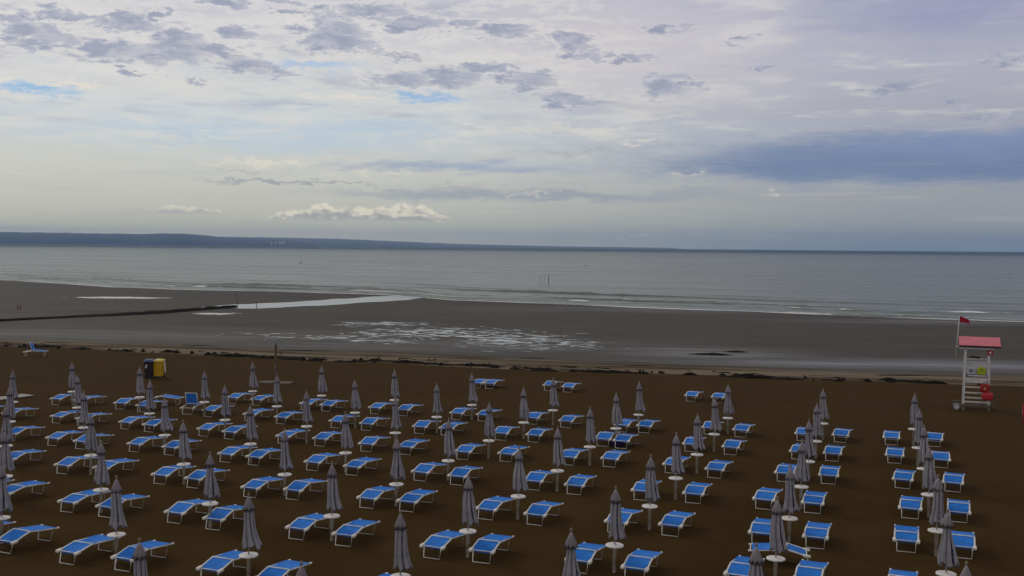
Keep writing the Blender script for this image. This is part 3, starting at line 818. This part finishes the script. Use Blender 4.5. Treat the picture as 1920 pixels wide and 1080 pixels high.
# ------------------------------------------------------------------ lifeguard chair and what hangs on it
M_TW = plain("tower_white", (.62, .59, .56), .5, .2, 3)
M_PINK = plain("faded_red_roof", (.62, .15, .19), .5, .15, 2)
M_RED = plain("red_plastic", (.33, .012, .014), .45, .2, 5)
M_REDF = fabric("red_cloth", (.40, .01, .03), .2)
M_YEL = plain("lime_plastic", (.42, .48, .01), .45, .15, 5)
M_DARK = plain("dark_plastic", (.015, .014, .018), .5, .3, 5)
M_SKID = plain("weathered_timber", (.16, .125, .09), .8, .35, 4, .2)
TP = ground(1829, 767)
def lifeguard():
    rz = R(-22)
    root = empty("lifeguard_chair", (TP.x, TP.y, zsand(TP.x, TP.y)), rz)
    tag(root, "white wooden lifeguard chair with a faded red roof on a sled base", "lifeguard chair")
    posts = {}
    for sx_ in (-1, 1):
        for sy_ in (-1, 1):
            bm = bmesh.new()
            b0 = Vector((sx_ * .66, sy_ * .58, .36)); t0 = Vector((sx_ * .60, sy_ * .45, 3.55 + (.20 if sy_ > 0 else 0)))
            d = t0 - b0; rows = []
            for p in (b0, t0):
                rows.append([bm.verts.new(p + Vector((a * .055, c_ * .055, 0))) for a, c_ in ((-1, -1), (1, -1), (1, 1), (-1, 1))])
            for k in range(4): bm.faces.new((rows[0][k], rows[0][(k + 1) % 4], rows[1][(k + 1) % 4], rows[1][k]))
            bm.faces.new(rows[0]); bm.faces.new(rows[1])
            link("post", bm, M_TW, root)
    bm = bmesh.new(); rot = Matrix.Rotation(.30, 3, "X")
    box(bm, (.12, 0, 3.86), (2.15, 1.35, .05), rot, .01)
    roof = link("roof", bm, M_PINK, root)
    bm = bmesh.new()
    for sx_ in (-.6, .6): box(bm, (sx_, 0, 3.74), (.06, 1.2, .09), rot)
    box(bm, (-.05, -.58, 3.52), (1.75, .05, .10)); link("roof_beam", bm, M_TW, root)
    bm = bmesh.new(); box(bm, (.12, -.665, 3.605), (2.14, .03, .075), None); link("roof_edge_shade", bm, M_DARK, root)  # dark strip standing for the shadow line along the roof's near edge
    # seat, backrest slats, footboard, ladder rungs
    bm = bmesh.new(); box(bm, (0, .02, 1.93), (1.12, .86, .05)); link("seat", bm, M_TW, root)
    for z in (2.82, 2.62, 2.44):
        bm = bmesh.new(); box(bm, (0, .40, z), (1.13, .03, .10)); link("backrest_slat", bm, M_TW, root)
    bm = bmesh.new(); box(bm, (0, -.50, 1.98), (1.12, .04, .13)); link("seat_front", bm, M_DARK, root)
    bm = bmesh.new(); box(bm, (.02, -.535, 1.97), (1.0, .025, .075)); link("name_board", bm, M_TW, root)
    bm = bmesh.new(); box(bm, (-.02, -.53, 1.70), (1.12, .04, .28)); link("front_panel", bm, M_TW, root)
    for z in (1.32, 1.0, .72, .48):
        bm = bmesh.new(); box(bm, (0, -.57, z), (1.2, .06, .075)); link("rung", bm, M_TW, root)
    for sx_ in (-1, 1):
        bm = bmesh.new(); box(bm, (sx_ * .64, 0, 1.90), (.05, 1.0, .09)); box(bm, (sx_ * .66, 0, .60), (.05, 1.12, .09)); box(bm, (sx_ * .615, .0, 2.42), (.06, .9, .06)); link("side_rail", bm, M_TW, root)
    # sled base with a wheel
    for sy_ in (-1, 1):
        bm = bmesh.new(); box(bm, (-.12, sy_ * .60, .30), (2.15, .11, .13), None, .02)
        link("sled_runner", bm, M_SKID, root)
    bm = bmesh.new()
    for sx_ in (-.66, .66): box(bm, (sx_, 0, .215), (.12, 1.32, .10))
    for sx_ in (-.66, .66):
        for sy_ in (-.6, .6): box(bm, (sx_, sy_, .08), (.16, .16, .22))
    link("sled_crossbeam", bm, M_SKID, root)
    for sy_ in (-1, 1):
        bm = bmesh.new(); n = 20
        ring = []
        prof = [(.10, -.05), (.17, -.06), (.185, 0), (.17, .06), (.10, .05)]
        for k in range(n):
            a = 2 * math.pi * k / n
            ring.append([bm.verts.new((-1.0 + r * math.cos(a), sy_ * .74 + o_, .18 + r * math.sin(a))) for r, o_ in prof])
        for k in range(n):
            A, B = ring[k], ring[(k + 1) % n]
            for q in range(len(prof)): bm.faces.new((A[q], A[(q + 1) % len(prof)], B[(q + 1) % len(prof)], B[q]))
        w = link("wheel", bm, M_POLE, root, True)
        bm = bmesh.new(); tube(bm, [(-1.0, sy_ * .66, .18), (-1.0, sy_ * .80, .18)], .10, 14); link("hub", bm, M_TW, w)
    # red marker plate with a pale mark
    bm = bmesh.new(); box(bm, (.66, -.56, 3.30), (.30, .03, .29), None, .008); sg = link("sign_plate", bm, M_RED, root)
    bm = bmesh.new()
    v = [bm.verts.new((.66 + a, -.580, 3.30 + c_)) for a, c_ in ((-.085, 0), (.03, .085), (.06, .05), (.035, 0), (.06, -.05), (.03, -.085))]
    v2 = [bm.verts.new(q.co + Vector((0, .006, 0))) for q in v]
    bm.faces.new(v); bm.faces.new(v2[::-1])
    for k in range(6): bm.faces.new((v[k], v[(k + 1) % 6], v2[(k + 1) % 6], v2[k]))
    link("white_mark", bm, M_CAP, sg)
    def at(x, y, z):
        return root.matrix_basis @ Vector((x, y, z))
    bpy.context.view_layer.update()
    mw = Matrix.Translation(root.location) @ Matrix.Rotation(rz, 4, "Z")
    W_ = lambda x, y, z: mw @ Vector((x, y, z))
    # flag on its own pole
    fl = empty("flag", W_(-1.12, -.35, 2.85), rz); tag(fl, "small red flag on a thin white pole lashed to the lifeguard chair", "flag")
    bm = bmesh.new(); tube(bm, [(0, 0, 0), (.16, .02, 2.46)], .022); tube(bm, [(.0, .0, .7), (.52, -.1, .72)], .02); link("flag_pole", bm, M_TW, fl, True)
    bm = bmesh.new(); rows = []
    for i in range(11):
        t = i / 10; rr_ = []
        for k in range(5):
            s = k / 4; hh = .36 * (1 - .45 * t)
            rr_.append(Vector((.17 + .52 * t, .05 * math.sin(t * 7 + s), 2.44 - .10 * t - .13 * t * t - hh * s)))
        rows.append(rr_)
    top = [[bm.verts.new(p) for p in r] for r in rows]; bot = [[bm.verts.new(p + Vector((0, .01, 0))) for p in r] for r in rows]
    for i in range(10):
        for k in range(4):
            bm.faces.new((top[i][k], top[i + 1][k], top[i + 1][k + 1], top[i][k + 1])); bm.faces.new((bot[i][k], bot[i][k + 1], bot[i + 1][k + 1], bot[i + 1][k]))
    link("flag_cloth", bm, M_REDF, fl, True)
    # lime ring buoy, white pack, dark roll, red rescue gear
    ly = empty("ring_buoy", W_(.25, -.18, 2.20), rz); tag(ly, "lime yellow ring buoy standing on the lifeguard chair seat", "ring buoy")
    bm = bmesh.new(); n, k2 = 26, 12; RR, rr0 = .165, .085; ring = []
    for i in range(n):
        a = 2 * math.pi * i / n
        ring.append([bm.verts.new(((RR + rr0 * math.cos(2 * math.pi * k / k2)) * math.cos(a), .7 * rr0 * math.sin(2 * math.pi * k / k2), (RR + rr0 * math.cos(2 * math.pi * k / k2)) * math.sin(a))) for k in range(k2)])
    for i in range(n):
        A, B = ring[i], ring[(i + 1) % n]
        for k in range(k2): bm.faces.new((A[k], A[(k + 1) % k2], B[(k + 1) % k2], B[k]))
    link("ring", bm, M_YEL, ly, True)
    bm = bmesh.new(); tube(bm, [(0, -.01, 0), (0, .03, 0)], .10, 18); link("inner_disc", bm, M_YEL, ly, True)
    wp = empty("first_aid_case", W_(-.28, -.12, 1.955), rz); tag(wp, "pale case with a dark round emblem on the lifeguard chair seat", "case")
    bm = bmesh.new(); box(bm, (0, 0, .215), (.46, .24, .43), None, .04); link("case_body", bm, plain("pale_lilac_case", (.50, .48, .56), .5, .12, 6), wp, True)
    bm = bmesh.new(); tube(bm, [(.0, -.123, .26), (.0, -.13, .26)], .085, 18); em = link("emblem", bm, M_DARK, wp)
    bm = bmesh.new(); tube(bm, [(.0, -.131, .27), (.0, -.134, .27)], .03, 12); link("emblem_centre", bm, M_CAP, em)
    dr = empty("dark_roll", W_(-.12, .40, 2.905), rz); tag(dr, "dark rolled cloth laid over the lifeguard chair backrest", "cloth")
    bm = bmesh.new()
    tube(bm, [(-.29, 0, .0), (-.2, .0, .025), (0, .01, .03), (.18, -.01, .02), (.29, 0, -.01)], .055, 10); link("roll", bm, M_DARK, dr, True)
    rb = empty("rescue_bag", W_(.44, -.68, 1.08), rz); tag(rb, "red rescue bag with a small pale triangle hanging on the ladder", "rescue bag")
    bm = bmesh.new(); box(bm, (0, 0, .22), (.52, .17, .50), Matrix.Rotation(.15, 3, "Y"), .06); link("bag_body", bm, M_RED, rb, True)
    bm = bmesh.new()
    v = [bm.verts.new(p) for p in ((-.08, -.09, .16), (.06, -.09, .16), (-.01, -.09, .30))]; v2 = [bm.verts.new(q.co + Vector((0, .008, 0))) for q in v]
    bm.faces.new(v); bm.faces.new(v2[::-1])
    for k in range(3): bm.faces.new((v[k], v[(k + 1) % 3], v2[(k + 1) % 3], v2[k]))
    link("triangle_patch", bm, plain("pale_patch", (.6, .5, .2), .6, .1), rb)
    bm = bmesh.new(); tube(bm, [(-.12, .02, .45), (-.06, .08, .58), (.1, .08, .58), (.16, .02, .43)], .014); link("strap", bm, M_DARK, rb, True)
    rt = empty("rescue_float", W_(.58, -.70, .66), rz); tag(rt, "bright red rescue float hung low on the right ladder post", "rescue float")
    bm = bmesh.new()
    prof = [(.03, -.05), (.16, 0), (.20, .08), (.205, .25), (.18, .38), (.06, .44), (.03, .46)]
    lathe(bm, prof, 20)
    for v in bm.verts: v.co = Vector((v.co.x * 1.45, v.co.y * .55, v.co.z))
    link("float_body", bm, plain("bright_red_foam", (.50, .02, .03), .5, .15, 5), rt, True)
    bm = bmesh.new(); tube(bm, [(-.1, .0, .40), (-.05, .06, .52), (.06, .06, .52), (.1, 0, .40)], .012); link("cord", bm, M_CAP, rt, True)
lifeguard()

# ------------------------------------------------------------------ bins
def bin_(px, py, body, lid, label, rz, side=None, label_plate=False):
    p = ground(px, py); root = empty("wheelie_bin", (p.x, p.y, zsand(p.x, p.y)), rz); tag(root, label, "bin", "two wheelie bins by the parasols")
    bm = bmesh.new(); box(bm, (0, 0, .62), (.60, .66, 1.0), None, .03, .80); link("body", bm, body, root)
    bm = bmesh.new(); box(bm, (0, -.02, 1.16), (.66, .76, .07), Matrix.Rotation(.08, 3, "X"), .03); box(bm, (0, .0, 1.215), (.46, .5, .06), Matrix.Rotation(.08, 3, "X"), .025); link("lid", bm, lid, root)
    bm = bmesh.new(); box(bm, (0, .36, 1.09), (.62, .05, .06), None, .012); link("handle", bm, M_DARK, root)
    for s in (-1, 1):
        bm = bmesh.new(); tube(bm, [(s * .24, .26, .10), (s * .32, .26, .10)], .10, 16); link("wheel", bm, M_DARK, root, True)
    bm = bmesh.new(); box(bm, (0, -.22, .065), (.42, .10, .13)); link("foot", bm, M_DARK, root)
    if side:
        bm = bmesh.new(); box(bm, (.325, .22, .74), (.03, .16, .76), Matrix.Rotation(-.06, 3, "Y"), .006); link("lit_side_strip", bm, side, root)  # white strip standing for light on the bin's right side
    if label_plate:
        bm = bmesh.new(); box(bm, (-.14, -.325, .82), (.09, .012, .24), Matrix.Rotation(.25, 3, "Y")); link("sticker", bm, M_CAP, root)
bin_(280, 709, plain("dark_brown_plastic", (.028, .016, .020), .45, .2), plain("blue_lid_plastic", (.02, .055, .16), .45, .2), "dark brown wheelie bin with a blue lid", R(8), None, True)
bin_(298, 708.5, plain("yellow_plastic", (.58, .33, .006), .45, .2), plain("pale_yellow_lid", (.62, .52, .10), .45, .15), "yellow wheelie bin with a pale yellow lid", R(-3), M_CAP)

# ------------------------------------------------------------------ beach shower on its slab
def shower():
    p = ground(517, 718); root = empty("beach_shower", (p.x, p.y, zsand(p.x, p.y)), R(-8)); tag(root, "tall brown beach shower post with curved pipes on a pale slab", "shower")
    bm = bmesh.new(); lathe(bm, [(.105, 0), (.10, .3), (.085, 1.6), (.085, 2.52), (.06, 2.56)], 14)
    link("post", bm, plain("brown_wood_post", (.14, .10, .064), .8, .4, 3, .2), root, True)
    bm = bmesh.new(); box(bm, (-.55, .05, .05), (1.05, .9, .10), None, .02); box(bm, (.62, -.1, .05), (.95, .9, .10), None, .02)
    link("slab", bm, plain("pale_concrete", (.15, .115, .085), .85, .3, 4, .2), root)
    for s in (-1, 1):
        L = .85 if s < 0 else .42; Hh = .40 if s < 0 else .44
        bm = bmesh.new(); pts = []
        for i in range(13):
            a = math.pi * i / 12
            pts.append((s * (L / 2 - L / 2 * math.cos(a)), 0, 2.52 + Hh * math.sin(a) ** .8 - (.0 if i < 7 else .12 * (i - 6) / 6)))
        tube(bm, pts, .036); ar = link("pipe", bm, M_POLE, root, True)
        bm = bmesh.new(); lathe(bm, [(.03, .06), (.075, 0), (.075, -.02)], 14, (pts[-1][0], 0, pts[-1][2] - .05)); link("shower_head", bm, M_POLE, ar, True)
    bm = bmesh.new(); box(bm, (0, -.10, 1.1), (.07, .05, .07), None, .012); link("push_button", bm, M_POLE, root)
shower()

# ------------------------------------------------------------------ boardwalk at the left edge
def boardwalk():
    a = ground(-60, 757); e = ground(52, 742.5); L = (e - a).length
    root = empty("boardwalk", (a.x, a.y, .0), math.atan2((e - a).y, (e - a).x)); tag(root, "pale plank boardwalk ending on the sand at the left edge", "boardwalk")
    mw = plain("bleached_planks", (.40, .37, .31), .8, .25, 3, .2)
    bm = bmesh.new(); x = 0; rnd = random.Random(3)
    while x < L:
        box(bm, (x, 0, .07 + rnd.uniform(-.004, .004)), (.125, 1.05 + rnd.uniform(-.02, .02), .03), None, .004); x += .14
    link("planks", bm, mw, root)
    bm = bmesh.new()
    for y in (-.38, .38): box(bm, (L / 2, y, .03), (L, .07, .055))
    link("bearer", bm, M_SKID, root)
boardwalk()

# ------------------------------------------------------------------ purple bag, bundle, red chair at the right edge
def bag():
    p = ground(1157, 838.5); root = empty("beach_bag", (p.x, p.y, zsand(p.x, p.y)), -.4); tag(root, "dark purple beach bag between two loungers set close together", "bag")
    mp = fabric("purple_canvas", (.030, .008, .055), .25)
    bm = bmesh.new(); box(bm, (0, 0, .16), (.62, .26, .32), None, .07); link("bag_body", bm, mp, root, True)
    for s in (-1, 1):
        bm = bmesh.new(); tube(bm, [(-.15, s * .09, .30), (-.10, s * .10, .42), (.10, s * .10, .42), (.15, s * .09, .30)], .012); link("handle", bm, mp, root, True)
    p = ground(1190, 837); r2 = empty("driftwood", (p.x, p.y, zsand(p.x, p.y) + .03), .35); tag(r2, "small crooked piece of brown driftwood on the sand beside a lounger", "driftwood")
    bm = bmesh.new(); tube(bm, [(-.3, 0, .02), (-.1, .04, .06), (.12, -.03, .05), (.32, .05, .10)], .055, 8, .03); tube(bm, [(.05, 0, .05), (.12, .10, .13), (.15, .14, .2)], .03, 7, .015); link("wood", bm, M_SKID, r2, True)
bag()
def red_chair():
    p = ground(1929, 797); root = empty("beach_chair", (p.x, p.y, zsand(p.x, p.y)), R(-25)); tag(root, "red folding beach chair cut off by the right edge", "chair")
    bm = bmesh.new(); box(bm, (0, .05, .42), (.56, .50, .03), Matrix.Rotation(-.1, 3, "X"), .01); link("seat", bm, M_REDF, root)
    bm = bmesh.new(); box(bm, (0, .34, .72), (.56, .03, .55), Matrix.Rotation(-.25, 3, "X"), .01); link("backrest", bm, M_REDF, root)
    for s in (-1, 1):
        bm = bmesh.new(); tube(bm, [(s * .29, -.24, 0), (s * .29, .40, 1.0)], .022); link("leg", bm, M_RED, root, True)
        bm = bmesh.new(); tube(bm, [(s * .27, .40, 0), (s * .27, -.15, .62)], .022); link("leg", bm, M_RED, root, True)
        bm = bmesh.new(); box(bm, (s * .30, -.02, .64), (.06, .48, .035), None, .01); link("armrest", bm, M_RED, root)
red_chair()

# ------------------------------------------------------------------ posts, buoys and markers out on the flat and in the water
M_PILE = plain("dark_pile", (.035, .030, .026), .85, .4, 2)
def pile(px, py, h, r, label, z=SEA_Z, name="wooden_post", mat=M_PILE, cat="post", group=None):
    p = ground(px, py, z); bm = bmesh.new(); lathe(bm, [(r * 1.1, -.8), (r, 0), (r * .9, h * .96), (r * .6, h)], 10)
    o = link(name, bm, mat, None, True); o.location = (p.x, p.y, z); o.rotation_euler = (random.uniform(-.02, .02), random.uniform(-.02, .02), 0); tag(o, label, cat, group)
GP = "thin posts standing in the shallow water"
pile(1028.5, 534, 2.55, .075, "tall dark post in the sea, right one of three", group=GP)
pile(1013.5, 533, 2.3, .035, "thin faint post in the sea, left one of three", group=GP)
pile(1020.5, 533.5, 2.4, .03, "thin faint post in the sea, middle one of three", group=GP)
pile(445, 577, .95, .05, "short post at the end of the stone groyne in the channel", group=GP)
pile(481, 577, .9, .05, "short post standing alone in the channel", group=GP)
pile(444, 557, 1.1, .04, "thin post on the sand bar beyond the channel", FLAT_Z, group=GP)
M_REDP = plain("dull_red_paint", (.16, .018, .014), .6, .3, 2)
pile(33, 580, .62, .10, "short red marker post on the sand bar, left one of two", FLAT_Z, "marker_post", M_REDP, "marker post", "red marker posts on the sand bar")
pile(38.5, 580, .60, .09, "short red marker post on the sand bar, right one of two", FLAT_Z, "marker_post", M_REDP, "marker post", "red marker posts on the sand bar")
def rowboat(px, py, L, label):
    p = ground(px, py, SEA_Z); bm = bmesh.new(); rows = []
    for i in range(11):
        t = i / 10 * 2 - 1; w = .36 * L * (1 - abs(t) ** 2.4) ** .6 * .6 + .01; sheer = .12 * L * (.55 + .35 * t * t)
        rows.append([bm.verts.new((t * L / 2, w * f, -.05 * L + (sheer + .05 * L) * g)) for f, g in ((-1, 1), (-.8, .35), (0, 0), (.8, .35), (1, 1), (.75, .9), (0, .45), (-.75, .9))])
    for a, b_ in zip(rows, rows[1:]):
        for k in range(8): bm.faces.new((a[k], a[(k + 1) % 8], b_[(k + 1) % 8], b_[k]))
    bm.faces.new(rows[0]); bm.faces.new(rows[-1][::-1])
    root = empty("rowing_boat", (p.x, p.y, SEA_Z + .05)); tag(root, label, "boat")
    link("hull", bm, M_DARK, root, True)
    bm = bmesh.new(); box(bm, (-.15 * L, 0, .12 * L), (.30 * L, .22 * L, .13 * L), None, .02 * L); link("cover", bm, M_DARK, root)
rowboat(564, 493.3, 1.75, "tiny dark boat alone on the calm sea")
pile(1097, 498.5, .45, .28, "small dark buoy far out on the sea", SEA_Z, "buoy", M_PILE, "buoy")

# ------------------------------------------------------------------ sea haze
bm = bmesh.new(); box(bm, (0, 4400, 62.5), (18400, 9800, 130))
mt = bpy.data.materials.new("sea_haze"); mt.use_nodes = True; nt = mt.node_tree; nt.nodes.clear()
vo = nt.nodes.new("ShaderNodeVolumePrincipled"); ou = nt.nodes.new("ShaderNodeOutputMaterial")
vo.inputs["Color"].default_value = (.37, .59, 1.0, 1); vo.inputs["Density"].default_value = 9.0e-5; vo.inputs["Anisotropy"].default_value = 0.0
nt.links.new(vo.outputs[0], ou.inputs["Volume"])
tag(link("haze", bm, mt), kind="stuff")
